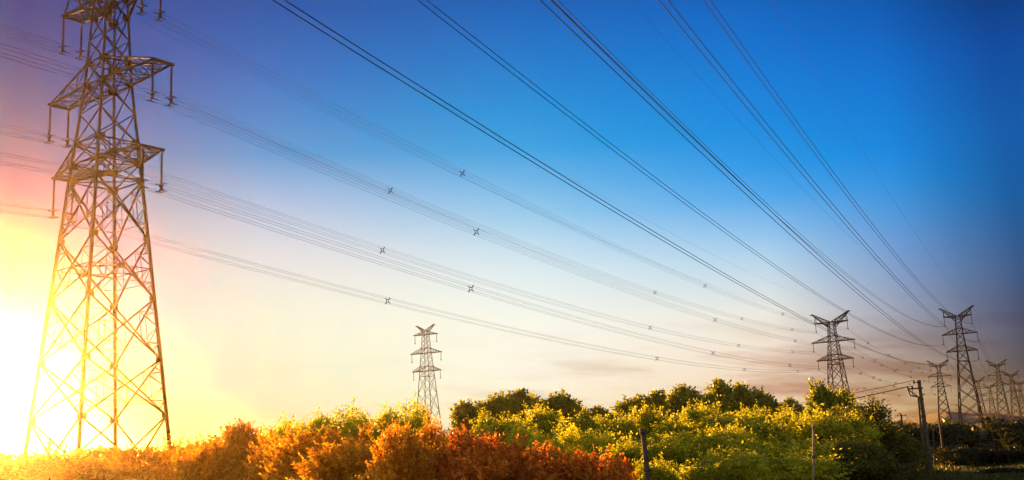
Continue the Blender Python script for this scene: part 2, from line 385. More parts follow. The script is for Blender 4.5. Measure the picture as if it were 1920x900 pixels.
    for i, (z, a, d) in enumerate(((S.z1, S.a1, 0), (S.z2, S.a2, S.d2), (S.z3, S.a3, S.d3))):
        for s in (-1, 1):
            b = MB(); top = i == 0 and not S.vbase
            if i == 0 and S.vbase: d = S.vbase * .8
            tip = [np.array([s * a, sy * S.e, z]) for sy in (-1, 1)]
            lo_ = [cor(s, sy, z - (S.drop * .35 if top else 0)) for sy in (-1, 1)]
            up_ = [cor(s, sy, z + d) for sy in (-1, 1)]
            nb = 4 if S.detail >= 1 else 2
            for k in (0, 1):
                b.strut(lo_[k], tip[k], S.chord, S.chord * .8)
                tu = tip[k] + [0, 0, .12]
                b.strut(up_[k], tu, S.chord * .8, S.chord * .65)
                if d and S.detail >= 1:
                    pts_l = [lo_[k] + (tip[k] - lo_[k]) * q / nb for q in range(nb + 1)]; pts_u = [up_[k] + (tu - up_[k]) * q / nb for q in range(nb + 1)]
                    for q in range(nb - 1):
                        b.strut(pts_l[q] if q % 2 else pts_u[q], pts_u[q + 1] if q % 2 else pts_l[q + 1], S.sec * 1.1)
                        b.strut(pts_l[q + 1], pts_u[q + 1], S.sec)
            if S.detail >= 1:
                for q in range(nb):
                    p = [lo_[k] + (tip[k] - lo_[k]) * q / nb for k in (0, 1)]; r2 = [lo_[k] + (tip[k] - lo_[k]) * (q + 1) / nb for k in (0, 1)]
                    b.strut(p[0], r2[1], S.sec * 1.1); b.strut(p[1], r2[0], S.sec * 1.1); b.strut(r2[0], r2[1], S.sec)
                    p = [up_[k] + (tip[k] - up_[k]) * q / nb for k in (0, 1)]; r2 = [up_[k] + (tip[k] - up_[k]) * (q + 1) / nb for k in (0, 1)]
                    b.strut(p[q % 2], r2[1 - q % 2], S.sec)
            ext = np.array([0, .3, 0])
            b.strut(tip[0] - ext, tip[1] + ext, S.chord * 1.25)
            if top:                          # hangers up to the peak arm
                fr = .80
                pk = np.array([s * S.peak[0], 0, zt + S.peak[1]]); base = np.array([s * S.w1, 0, zt - S.drop * .5])
                hp = base + (pk - base) * (fr if S.a1 < S.peak[0] * .95 else .9)
                for k in (0, 1): b.strut(tip[k], hp + [0, (-.5, .5)[k], 0], S.chord * .7)
            b.build('crossarm', 'steel', root)
            hang.append((i, s, a, z))
    for s in (-1, 1):                        # earth-wire peaks
        b = MB(); px, pz = S.peak
        for sy in (-1, 1):
            pk = np.array([s * px, sy * .45, zt + pz])
            l0 = cor(s, sy, zt - S.drop) if not S.vbase else cor(s, sy, zt - S.vbase * .4); u0 = cor(s * .2, sy, zt)
            b.strut(l0, pk, S.chord); b.strut(u0, pk + [0, 0, .25], S.chord)
            nb = 6 if S.detail >= 1 else 3
            for q in range(nb - 1):
                pl = l0 + (pk - l0) * q / nb; pl2 = l0 + (pk - l0) * (q + 1) / nb; pu = u0 + (pk - u0) * (q + .5) / nb
                b.strut(pl, pu, S.sec * 1.2); b.strut(pu, pl2, S.sec * 1.2)
        b.strut((s * px, -.9, zt + pz + .1), (s * px, .9, zt + pz + .1), S.chord * 1.4)
        b.strut((s * px, 0, zt + pz), (s * (px + .9), 0, zt + pz - .1), S.chord)
        b.build('peak_arm', 'steel', root)
    for i, s, a, z in hang:
        for sy in ((-1, 1) if S.double else (0,)):
            y = sy * S.e; b = MB()
            L = S.string
            if S.detail >= 2:
                prof = [(.04, 0), (.04, -.35), (.16, -.36), (.16, -.42), (.06, -.44)]
                nd = 24; seg = (L - 1.0) / nd
                for q in range(nd):
                    zz = -.5 - q * seg
                    prof += [(.055, zz), (.16, zz - seg * .45), (.15, zz - seg * .6), (.075, zz - seg * .95)]
                prof += [(.05, -L + .45), (.17, -L + .42), (.17, -L + .36), (.05, -L + .3), (.05, -L)]
                b.lathe((s * a, y, z), prof, 8)
            else:
                b.strut((s * a, y, z), (s * a, y, z - L), .27, k=6); b.strut((s * a, y, z - L + .25), (s * a, y, z - L - .15), .7 if S.detail else .5, k=6)
            st = b.build('insulator_string', 'porcelain', root)
            if S.detail >= 2:
                b = MB(); c_ = np.array([s * a, y, z - L - .15])
                b.plate(c_, (1, 0, 0), (0, 0, 1), .34, .55, .12); b.plate(c_ + [0, 0, .1], (0, 1, 0), (0, 0, 1), .30, .4, .10)
                for ux in (-1, 1):
                    for uz in (-1, 1):
                        e_ = c_ + [ux * BS, 0, uz * BS]
                        b.strut(c_, e_, .17, .10); b.strut(e_ - [0, .45, 0], e_ + [0, .45, 0], .11)
                b.build('yoke', 'steel', st)
    return root
BS = .42                                     # half spacing of the four-wire bundles

def pole_pt(P, side, lvl):
    """Where a conductor hangs: bottom of the string on that side (-1 left, 1 right) and level (0 top .. 2 low)."""
    X, Y, yaw, S, sc = P
    a = (S.a1, S.a2, S.a3)[lvl]; z = (S.z1, S.z2, S.z3)[lvl] - S.string - .2
    return np.array([X + math.cos(yaw) * side * a * sc, Y + math.sin(yaw) * side * a * sc, z * sc])
def peak_pt(P, side):
    X, Y, yaw, S, sc = P; a = S.peak[0]; z = S.z1 + S.vbase + S.peak[1]
    return np.array([X + math.cos(yaw) * side * a * sc, Y + math.sin(yaw) * side * a * sc, z * sc])

# near pylon: heights are eye-relative fits plus eye height
x1 = CZ + 55.2
S1 = spec(x1, CZ + 44.31, CZ + 34.68, 8.42, 10.81, 9.24, 5.85, 2.69, 1.86, 1.35, e=1.18, string=4.2, double=True, leg=.34, chord=.25, brace=.16, sec=.075,
          panels=[0, .235, .40, .582, .764, .945], peak=(9.6, 4.8))
Y1 = (-46.47, 117.0, -.655, S1, 1.0)
S2 = spec(CZ + 53.6, CZ + 44.2, CZ + 35.4, 7.83, 10.11, 8.52, 5.6, 2.7, 1.9, 1.3, string=4.2, leg=.42, chord=.34, brace=.24, sec=.15, detail=1, peak=(9.1, 4.4))
Y2 = (152.93, 510.0, -.62, S2, 1.0)
S3 = spec(CZ + 54.6, CZ + 45.7, CZ + 37.2, 6.28, 7.97, 7.04, 5.6, 2.1, 1.5, 1.15, string=4.4, leg=.46, chord=.34, brace=.26, sec=.15, detail=1, peak=(7.6, 4.2), panels=[0, .2, .38, .55, .72, .88])
Y3 = (218.62, 520.0, -.5, S3, 1.0)
S4 = spec(CZ + 62.6, CZ + 52.8, CZ + 43.4, 6.6, 8.84, 8.05, 6.1, 2.7, 2.0, 1.35, string=4.3, leg=.34, chord=.26, brace=.15, sec=.10, detail=1, peak=(5.2, 2.6), vbase=2.2, drop=2.2)
YS = (-44.8, 516.0, -.44, S4, .93)
GP = 'high voltage lattice pylons'
pylon('huge orange-lit lattice pylon at the left, cut off by the top of the picture', *Y1[:4], GP)
pylon('dark twin-peaked pylon rising behind the round dark tree at the right', *Y2[:4], GP)
pylon('tallest dark pylon of the far right row, beside the concrete pole', *Y3[:4], GP)
pylon('slim thin brown pylon standing alone behind the red-leaved trees in the middle left', *YS[:4], GP, sc=YS[4])
SF = spec(CZ + 54, CZ + 45, CZ + 36, 6.9, 9.0, 7.9, 5.8, 2.4, 1.7, 1.2, string=4.4, leg=.6, chord=.5, brace=.36, sec=.24, detail=0, peak=(8.2, 4.3), panels=[0, .2, .38, .56, .74, .9])
def far(px, Y, yaw, sc, label, sp=SF):
    X = at(px, 700, Y)[0]
    X -= 0
    pylon(label, X, Y, yaw, sp, GP, sc=sc)
    return (X, Y, yaw, sp, sc)
P4 = far(1761, 915, -.45, 1.0, 'grey pylon between the concrete utility pole and the tall dark pylon')
P5 = far(1871, 930, -.3, .98, 'dark pylon directly right of the tallest one in the far right row')
P6 = far(1895, 1190, -.3, 1.03, 'greyer narrow pylon second to the right of the tallest dark one')
P7 = far(1851.5, 1500, -.3, 1.02, 'faint small pylon seen in the gap right of the tallest dark pylon')
P8 = far(1831, 1230, -.3, .98, 'pale pylon peeping out behind the right leg of the tallest dark pylon')
P9 = far(1908, 1500, -.3, 1.06, 'faint pylon nearest the right edge, last of the row')
P10 = far(1790, 1600, -.4, .64, 'tiny hazy pylon far off between the grey pylon and the tallest dark one')

# ------------------------------------------------------------------ conductors
def cat_curve(p, q, sag, n=70):
    t_ = np.linspace(0, 1, n)[:, None]; P = p + (q - p) * t_; P[:, 2] -= 4 * sag * (t_ * (1 - t_))[:, 0]
    return P
def bundle(label, p, q, sag, offs, rad, group, spacers=(), name='conductor_bundle', cat='power line', sp_size=1.0, n=70):
    p, q = np.asarray(p, float), np.asarray(q, float)
    d = q - p; h = np.array([d[1], -d[0], 0]); h /= np.linalg.norm(h)
    root = thing(name, label, cat, tuple(p), 0, group)
    C = cat_curve(p, q, sag, n) - p
    for ox, oz in offs:
        b = MB(); b.path(C + h * ox + [0, 0, oz], rad, 4); b.build('wire', 'wire', root)
    for t_ in spacers:
        c_ = np.array([np.interp(t_, np.linspace(0, 1, n), C[:, k]) for k in range(3)])
        b = MB(); k = BS * sp_size; w = .1 * sp_size
        z = np.array([0, 0, 1.])
        sq = [c_ + h * a * k * .5 + z * e_ * k * .5 for a, e_ in ((-1, -1), (1, -1), (1, 1), (-1, 1))]
        for i in range(4):
            b.strut(sq[i], sq[(i + 1) % 4], w)
        for i, (a, e_) in enumerate(((-1, -1), (1, -1), (1, 1), (-1, 1))):
            b.strut(sq[i], c_ + h * a * k * 1.28 + z * e_ * k * 1.28, w * 1.3, w * 1.1)
        b.build('spacer', 'steel', root)
    return root
QUAD = [(-BS, -BS), (BS, -BS), (BS, BS), (-BS, BS)]
SN = {-1: 'left', 1: 'right'}; LN = ('top', 'middle', 'lowest')
def t_of(px, p, q, sag):
    P = cat_curve(p, q, sag, 200); P[:, 2] -= CZ
    xx = 960 + F_PX * (P @ RT) / (P @ FW); return float(np.interp(px, xx, np.linspace(0, 1, 200)))
G1 = 'four-wire bundles between the near pylon and the pylon on the right'
SPX = {(-1, 0): (732, 1228, 1391, 1485), (1, 0): (867, 1322, 1468), (-1, 1): (717, 1219, 1385, 1486), (1, 1): (893, 1341, 1491), (-1, 2): (727, 1232, 1396, 1496), (1, 2): (883, 1337, 1481)}
for s in (-1, 1):
    for l in range(3):
        p, q = pole_pt(Y1, s, l), pole_pt(Y2, s, l); sag = 6.4
        bundle(f'four-wire bundle with spacers running right from the {LN[l]} {SN[s]} arm of the huge pylon', p, q, sag, QUAD, .019, G1,
               [t_of(x, p, q, sag) for x in SPX[(s, l)]])
dd = np.array([-math.sin(-.655 + .3), math.cos(-.655 + .3), 0])
G0 = 'four-wire bundles leaving the near pylon to the left'
for s in (-1, 1):
    for l in range(3):
        if (s, l) == (1, 0): continue
        p = pole_pt(Y1, s, l); q = p - dd * 330
        bundle(f'four-wire bundle leaving the {LN[l]} {SN[s]} arm of the huge pylon towards the left edge', p, q, 8, QUAD, .02, G0)
# overhead line that passes above the camera and runs to the tall dark pylon
tb = np.array([-37.66, -9.29]); yb = -.66; dz = (-.24, -1.41, -1.71)
EX = {(-1, 2): -.94, (-1, 1): .38, (-1, 0): 1.66, (1, 2): -.69, (1, 1): -.82, (1, 0): .41}
EX = {k: v for k, v in zip([(-1, 2), (-1, 1), (-1, 0), (1, 2), (1, 1), (1, 0)], [-.94, .38, 1.66, -.69, -.82, .41])}
GO = 'twin-wire lines passing overhead to the tall dark pylon'
DESC = {(-1, 2): 'leftmost overhead twin wires, passing the left peak of the pylon behind dark trees',
        (-1, 1): 'second overhead twin wires from the left, crossing the right peak of another pylon',
        (-1, 0): 'middle overhead twin wires that end highest on the tall dark pylon',
        (1, 2): 'middle overhead twin wires that end lowest on the tall dark pylon',
        (1, 1): 'overhead twin wires second from the right, running steeply down to the tall dark pylon',
        (1, 0): 'rightmost overhead twin wires, ending on the top right arm of the tall dark pylon'}
for s in (-1, 1):
    for l in range(3):
        p = pole_pt(Y3, s, l); a = (S3.a1, S3.a2, S3.a3)[l] * 1.01
        q = np.array([tb[0] + math.cos(yb) * s * a, tb[1] + math.sin(yb) * s * a, p[2] + dz[l]])
        bundle(DESC[(s, l)], p, q, 11.71 + EX[(s, l)], [(-.3, 0), (.3, 0)], .045, GO, n=120)
GE = 'thin earth wires'
for s, lab in ((-1, 'thin earth wire from overhead to the left peak of the tall dark pylon'), (1, 'thin earth wire from overhead to the right peak of the tall dark pylon')):
    p = peak_pt(Y3, s); q = np.array([tb[0] + math.cos(yb) * s * 7.6, tb[1] + math.sin(yb) * s * 7.6, p[2] - .5])
    b = MB(); b.path(cat_curve(p, q, 9, 100), .02); tag(b.build('earth_wire', 'wire'), lab, 'wire', GE)
for s in (-1, 1):
    b = MB(); b.path(cat_curve(peak_pt(Y1, s), peak_pt(Y2, s), 5.5, 100), .016)
    tag(b.build('earth_wire', 'wire'), f'thin earth wire from the {SN[s]} peak of the huge pylon to the right', 'wire', GE)
    b = MB(); b.path(cat_curve(peak_pt(Y3, s), peak_pt(P5, s), 7, 60), .035)
    tag(b.build('earth_wire', 'wire'), f'thin earth wire from the {SN[s]} peak of the tallest right-hand pylon to the next', 'wire', GE)
GF = 'far conductor spans'
for s in (-1, 1):
    for l in range(3):
        bundle(f'spacer-dotted wires from the {LN[l]} {SN[s]} arm of the pylon behind dark trees', pole_pt(Y2, s, l), pole_pt(P4, s, l), 7, [(-.3, 0), (.3, 0)], .032, GF, (.12, .27, .42, .57, .72, .87), sp_size=1.5)
        bundle(f'wires from the {LN[l]} {SN[s]} arm of the tallest right-hand pylon to the next', pole_pt(Y3, s, l), pole_pt(P5, s, l), 9, [(-.3, 0), (.3, 0)], .045, GF)
        bundle(f'hazy wire from the {LN[l]} {SN[s]} arm of the pylon right of the tallest', pole_pt(P5, s, l), pole_pt(P6, s, l), 10, [(0, 0)], .06, GF)
        bundle(f'hazy wire from the {LN[l]} {SN[s]} arm of the grey pylon into the distance', pole_pt(P4, s, l), pole_pt(P8, s, l), 8, [(0, 0)], .05, GF)

# ------------------------------------------------------------------ utility poles and posts
def ground_Y(px, py):
    d = FW + RT * (px - 960) / F_PX - UP * (py - 450) / F_PX
    return -CZ / d[2] * d[1]
Yp = ground_Y(1746, 892)
B0 = at(1746, 892, Yp); T0 = at(1722.5, 713, Yp)
root = thing('utility_pole', 'thick grey concrete utility pole with a dark service lead on the grass', 'pole', (B0[0], B0[1], 0), 0)
H = T0[2]; lean = (T0[0] - B0[0]) / H
pt = lambda px, py, dy=0: at(px, py, Yp + dy) - [B0[0], B0[1], 0]
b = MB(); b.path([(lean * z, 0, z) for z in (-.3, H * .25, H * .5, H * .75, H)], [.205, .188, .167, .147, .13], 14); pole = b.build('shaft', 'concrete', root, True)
for zf in (.985, .80, .62, .45, .27, .1):
    b = MB(); z = H * zf; rr = .13 + (.205 - .13) * (1 - zf)
    b.path([(lean * (z - .07), 0, z - .07), (lean * (z + .07), 0, z + .07)], [rr + .025] * 2, 14); b.build('band', 'wood', root)
b = MB(); z1 = pt(1726, 728)[2]
b.strut((lean * z1 + .14, -.24, z1), (lean * z1 - 1.0, -.24, z1 - .02), .10); b.strut((lean * z1 - .95, -.24, z1 - .05), (lean * z1 - .1, -.24, z1 - .75), .07)
b.build('crossarm', 'wood', root)
INS = []
for dx, zz in ((-.62, z1 + .02), (-.95, z1 - .02), (-.45, z1 + .40)):
    b = MB(); b.lathe((lean * z1 + dx, -.24, zz), [(.03, -.1), (.03, 0), (.085, .03), (.05, .08), (.085, .11), (.04, .19)], 10); b.build('insulator', 'porcelain', root, True)
b = MB(); b.strut((lean * (z1 + .35) - .05, -.12, z1 + .42), (lean * z1 - .55, -.24, z1 + .40), .06); b.build('bracket', 'wood', root)
b = MB(); A_ = pt(1720, 745); Bb = pt(1725.5, 795); Cc = pt(1740, 895)
b.path([(lean * z1 - .95, -.24, z1 - .05), (lean * z1 - .82, -.26, z1 - .5), A_ + [0, -.2, 0], Bb + [-.05, -.2, 0], pt(1730, 820) + [-.1, -.2, 0], Cc + [-.05, -.2, 0]], [.04, .045, .07, .085, .10, .12], 8)
b.path([(lean * z1 - .62, -.24, z1 + .0), (lean * z1 - .7, -.3, z1 - .45), A_ + [.05, -.25, 0]], .03, 6)
b.build('service_lead', 'wood', root, True)
for py in (766, 784, 812):
    b = MB(); p = pt(1722 + (py - 745) * .125, py); b.strut((p[0] - .1, -.2, p[2]), (lean * p[2], -.1, p[2]), .07); b.build('standoff', 'wood', root)

def simple_pole(label, px0, py0, px1, py1, Y, w0, w1, mat, cat='pole', name='utility_pole', arm=False, cap=False, dig=.4):
    Bp, Tp = at(px0, py0, Y), at(px1, py1, Y)
    gz = min(Bp[2], 0) if Bp[2] < .2 else 0
    k = (Tp[0] - Bp[0]) / (Tp[2] - Bp[2]); Bx = Bp[0] - k * Bp[2]
    r0 = thing(name, label, cat, (Bx, Y, 0), 0)
    b = MB(); zs = np.linspace(-dig, Tp[2], 7); b.path([(k * z, .015 * math.sin(z * 2), z) for z in zs], np.linspace(w0, w1, 7) / 2, 10); b.build('shaft', mat, r0, True)
    if arm:
        b = MB(); z = Tp[2] - .3; b.strut((k * z - .7, -w1, z), (k * z + .7, -w1, z), .09); b.build('crossarm', mat, r0)
        for dx in (-.6, .6):
            b = MB(); b.lathe((k * z + dx, -w1, z + .04), [(.03, 0), (.07, .05), (.04, .1), (.07, .14), (.03, .2)], 8); b.build('insulator', 'porcelain', r0)
    if cap:
        b = MB(); z = Tp[2]; b.path([(k * (z - .03), 0, z - .03), (k * (z + .1), 0, z + .1)], [w1 * .72, w1 * .66], 10); b.build('cap', mat, r0, True)
        b = MB(); zz = Tp[2] * .72; b.path([(k * (zz - .04), 0, zz - .04), (k * (zz + .04), 0, zz + .04)], [w0 * .62, w0 * .62], 10); b.build('band', 'wood', r0, True)
    return np.array([Bx + k * Tp[2], Y, Tp[2]])
tA = simple_pole('dark leaning wooden post in front of the yellow-green bushes at the middle right', 1215.5, 900, 1206, 812, 29, .16, .135, 'wood', 'post', 'wooden_post', cap=True)
tB = simple_pole('thin pale post rising in front of the golden tree, left of the concrete pole', 1525, 900, 1525.5, 801, 36, .10, .085, 'palewood', 'post', 'wooden_post', cap=True)
tC = simple_pole('short dark pole with sagging wires behind the dark rounded tree, left of the concrete pole', 1694, 815, 1689.5, 776, 170, .32, .26, 'wood', arm=True)
tD = simple_pole('dark thin pole just right of the thick concrete pole', 1771, 868, 1761, 785, 92, .20, .15, 'wood', arm=False, cap=True)
tE = simple_pole('pale thin pole between the concrete pole and the dark thin pole', 1752, 862, 1749.5, 799, 88, .13, .10, 'concrete', cap=True)
def line(label, p, q, sag, rad, group='low service wires', name='service_wire'):
    b = MB(); b.path(cat_curve(np.asarray(p, float), np.asarray(q, float), sag, 40), rad, 5); tag(b.build(name, 'wire'), label, 'wire', group)
top_in = np.array([B0[0] + lean * z1 - .45, B0[1] - .24, z1 + .58])
line('upper wire running left from the concrete pole to behind the round dark tree', top_in, at(1395, 766, 235), .5, .028)
for dx, lab in ((-.62, 'nearer of the two lower wires running left from the concrete pole'), (-.95, 'farther of the two lower wires running left from the concrete pole')):
    line(lab, (B0[0] + lean * z1 + dx, B0[1] - .24, z1 + .18), at(1395, 764 - dx * 3, 235), .9, .028)
line('wire sagging from the short dark pole towards the dark thin pole', tC + [.6, -.2, -.15], tD + [0, 0, -.1], 1.2, .03)
line('second wire sagging lower from the short dark pole to the dark thin pole', tC + [.6, -.2, -.7], tD + [0, 0, -.5], 1.4, .03)
line('wire drooping left from the short dark pole into the golden tree', tC + [-.6, -.2, -.15], at(1610, 806, 165), .7, .03)
line('thin wire strung between the dark leaning post and the thin pale post', tA + [0, 0, -.75], tB + [0, 0, -.55], .25, .006)
line('thin wire dropping left from the dark leaning post into the red-leaved trees', tA + [0, 0, -.75], at(980, 925, 34), .2, .006)

# ------------------------------------------------------------------ plants
rng = np.random.default_rng(11)
def unit(v): return v / np.maximum(np.linalg.norm(v, axis=-1, keepdims=True), 1e-9)
def leaves_mesh(name, P, D, L, Wd, mat, tint):
    """One folded four-cornered leaf per row: P base, D direction, L length, Wd width."""
    n = len(P); D = unit(D); A = unit(np.cross(D, rng.normal(size=(n, 3)))); B = np.cross(D, A)
    L = L[:, None]; Wd = Wd[:, None]
    V = np.empty((n, 4, 3)); V[:, 0] = P; V[:, 2] = P + D * L - B * L * .18
    V[:, 1] = P + D * L * .48 + A * Wd * .5 + B * Wd * .16; V[:, 3] = P + D * L * .48 - A * Wd * .5 + B * Wd * .16
    me = bpy.data.meshes.new(name)
    me.vertices.add(n * 4); me.vertices.foreach_set('co', V.astype(np.float32).ravel())
    me.loops.add(n * 4); me.loops.foreach_set('vertex_index', np.arange(n * 4, dtype=np.int32))
    me.polygons.add(n); me.polygons.foreach_set('loop_start', np.arange(0, n * 4, 4, dtype=np.int32))
    at_ = me.attributes.new('tint', 'FLOAT', 'POINT'); at_.data.foreach_set('value', np.repeat(tint, 4).astype(np.float32))
    me.materials.append(MAT[mat]); me.update(); me.validate()
    return me
def sprig_crown(name, rx, ry, z0, z1, n_tw, n_lf, up, ll, lw, mat, tw_len=.7, lobes=5, shell=.55, dz_=.25):
    """Upright leafy shoots over a lobed crown (red-leaved trees, poplars)."""
    lc = np.stack([rng.uniform(-.55, .55, lobes) * rx, rng.uniform(-.55, .55, lobes) * ry, rng.uniform(.35, .72, lobes) * (z1 - z0) + z0], 1)
    lr = rng.uniform(.42, .62, lobes)
    k = rng.integers(0, lobes, n_tw); d = unit(rng.normal(size=(n_tw, 3)) + [0, 0, .25]); q = rng.uniform(shell, 1, n_tw) ** .6
    sc_ = np.stack([np.full(n_tw, rx), np.full(n_tw, ry), np.full(n_tw, (z1 - z0) * .5)], 1) * lr[k][:, None]
    base = lc[k] + d * sc_ * q[:, None]
    base[:, 2] = np.maximum(base[:, 2], z0)
    td = unit(d * (1 - up) + np.array([0, 0, 1.]) * up + rng.normal(size=(n_tw, 3)) * .22); tl = tw_len * rng.uniform(.5, 1.25, n_tw)
    tt = rng.uniform(0, 1, n_tw)
    u = rng.uniform(0, 1, (n_tw, n_lf))
    P = base[:, None] + td[:, None] * (u * tl[:, None])[..., None]
    D = td[:, None] * .75 + rng.normal(size=(n_tw, n_lf, 3)) * .62
    n = n_tw * n_lf
    tint = np.clip(np.repeat(tt, n_lf) * .6 + rng.uniform(0, 1, n) * .4, 0, 1)
    return leaves_mesh(name, P.reshape(n, 3), D.reshape(n, 3), ll * rng.uniform(.6, 1.25, n), lw * rng.uniform(.7, 1.2, n), mat, tint)
def clump_crown(name, rx, ry, z0, z1, n_cl, n_lf, cr, ll, lw, mat, lobes=6):
    """Uneven lobes, each of clumps of leaves of very different size, with shoots standing out (broadleaf trees)."""
    k = np.arange(lobes); g = k * 2.4 + rng.uniform(0, 6.28)
    rr = np.sqrt((k + .3) / lobes) * .68 * rng.uniform(.7, 1.15, lobes)
    lr = rng.uniform(.22, .50, lobes)
    lc = np.stack([np.cos(g) * rr * rx, np.sin(g) * rr * ry, z1 - (z1 - z0) * (rng.uniform(.10, .52, lobes) + .18 * rr)], 1)
    q = rng.integers(0, lobes, n_cl)
    d = unit(rng.normal(size=(n_cl, 3)) + [0, 0, .25]); u = rng.uniform(.25, 1.12, n_cl)
    C_ = lc[q] + d * (lr[q] * u)[:, None] * [rx, rx, min(rx, (z1 - z0) * .62)]
    low = rng.uniform(0, 1, n_cl) < .28                      # skirts hanging towards the ground
    C_[low, 2] = rng.uniform(z0, z1 * .55, low.sum())
    C_[:, 2] = np.maximum(C_[:, 2], z0)
    r_ = cr * np.exp(rng.normal(size=n_cl) * .42); tt = rng.uniform(0, 1, n_cl)
    ld = unit(rng.normal(size=(n_cl, n_lf, 3)) + [0, 0, .3]); rad = rng.uniform(.05, 1.0, (n_cl, n_lf)) ** .6 * rng.uniform(.8, 1.35, (n_cl, n_lf))
    ax = rng.normal(size=(n_cl, 3)) * .22 + 1                # clumps are not balls
    P = C_[:, None] + ld * (rad * r_[:, None])[..., None] * ax[:, None]
    shoot = (rng.uniform(0, 1, n_cl) < .22)[:, None] & (rng.uniform(0, 1, (n_cl, n_lf)) < .30)
    sd_ = unit(d * .6 + rng.normal(size=(n_cl, 3)) * .35 + [0, 0, .9])
    sp = C_[:, None] + sd_[:, None] * (r_[:, None] * .6 + rng.uniform(0, 1, (n_cl, n_lf)) * .75)[..., None] + rng.normal(size=(n_cl, n_lf, 3)) * .06
    P = np.where(shoot[..., None], sp, P)
    D = ld * .6 + rng.normal(size=(n_cl, n_lf, 3)) * .7 + [0, 0, .15]
    n = n_cl * n_lf
    tint = np.clip(np.repeat(tt, n_lf) * .5 + rng.uniform(0, 1, n) * .5, 0, 1)
    return leaves_mesh(name, P.reshape(n, 3), D.reshape(n, 3), ll * np.exp(rng.normal(size=n) * .3), lw * rng.uniform(.7, 1.2, n), mat, tint)
def trunk_mesh(h, r0, limbs=5, spread=1.0):
    b = MB(); zs = np.linspace(-.3, h, 6); w = rng.normal(size=(6, 2)) * .05 * h * .3; w[0] = 0
    pts = np.stack([w[:, 0], w[:, 1], zs], 1); b.path(pts, np.linspace(r0, r0 * .35, 6), 8)
    for i in range(limbs):
        k = 2 + i % 4; g = rng.uniform(0, 6.28); p = pts[k]
        e_ = p + np.array([math.cos(g) * spread, math.sin(g) * spread, h * .10 + .1])
        b.path([p, (p + e_) / 2 + [0, 0, -.06], e_], [r0 * .45, r0 * .3, r0 * .12], 6)
    return b.build('trunk_source', 'bark').data
def drop_source():
    for o in list(COL.objects):
        if o.name.startswith('trunk_source'): bpy.data.objects.remove(o)
# kinds at unit design size: (crown mesh, trunk mesh, half width, height)
KIND = {}
def kind(key, crown, trunk):
    co = np.empty(len(crown.vertices) * 3, np.float32); crown.vertices.foreach_get('co', co); co = co.reshape(-1, 3)
    KIND.setdefault(key, []).append((crown, trunk, float(np.percentile(np.abs(co[:, 0]), 97)), float(np.percentile(co[:, 2], {'gold': 99.0, 'lemon': 98., 'big': 98, 'poplar': 98.5, 'spiky': 98.5}.get(key, 99.5)))))
for i in range(4):
    kind('red', sprig_crown('red_crown', 2.0, 1.1, .1, 4.4, 760, 18, .48, .155, .08, 'red', .62, 9, .4), trunk_mesh(2.7, .08, 8, .6))
for i in range(3):
    kind('flare_tinted', sprig_crown('flare_tinted_crown', 2.0, 1.2, .1, 4.4, 800, 18, .48, .12, .065, 'flare_tinted', .55, 10, .4), trunk_mesh(2.7, .08, 8, .6))
for i in range(5):
    kind('gold', clump_crown('gold_crown', 2.3, 1.9, .2, 5.0, 280, 92, .36, .145, .085, 'gold', 6 + i % 3), trunk_mesh(3.6, .14, 8, 1.0))
for i in range(2):
    kind('lemon', clump_crown('lemon_crown', 2.3, 1.9, .2, 5.0, 240, 88, .36, .145, .085, 'lemon', 7), trunk_mesh(3.2, .14, 8, .8))
for i in range(3):
    kind('poplar', sprig_crown('poplar_crown', 1.5, 1.4, .8, 6.6, 900, 18, .82, .32, .20, 'olive', 1.35, 6, .3), trunk_mesh(5.0, .12, 8, .6))
for i in range(2):
    kind('big', clump_crown('big_crown', 3.1, 2.6, .2, 5.0, 380, 62, .42, .17, .10, 'big', 11), trunk_mesh(3.4, .18, 10, 1.3))
for i in range(3):
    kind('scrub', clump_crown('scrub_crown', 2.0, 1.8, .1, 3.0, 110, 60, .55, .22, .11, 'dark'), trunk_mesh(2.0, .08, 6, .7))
for i in range(2):
    kind('spiky', sprig_crown('spiky_crown', 1.5, 1.3, .4, 5.2, 1000, 16, .72, .27, .16, 'olive', .9, 7, .3), trunk_mesh(3.8, .11, 8, .6))
drop_source()
CNT = {}
def plant(kd, name, px, top, Y, wpx, label, cat, group, rz=None):
    """A plant whose crown is wpx wide and tops out at pixel row `top` at column px, at distance Y."""
    T = at(px, top, Y); i = CNT.get(kd, 0); CNT[kd] = i + 1
    cr, tr, rx, h = KIND[kd][i % len(KIND[kd])]
    r0 = thing(name, label, cat, (T[0], Y, 0), rng.uniform(0, 6.28) if rz is None else rz, group)
    sw = wpx / F_PX * Y / 2 / rx; sh = T[2] / h
    for nm, me in (('crown', cr), ('trunk', tr)):
        o = bpy.data.objects.new(nm, me); COL.objects.link(o); o.parent = r0; o.scale = (sw, sw, sh)
    return r0
GR = 'red-leaved trees in the front row'
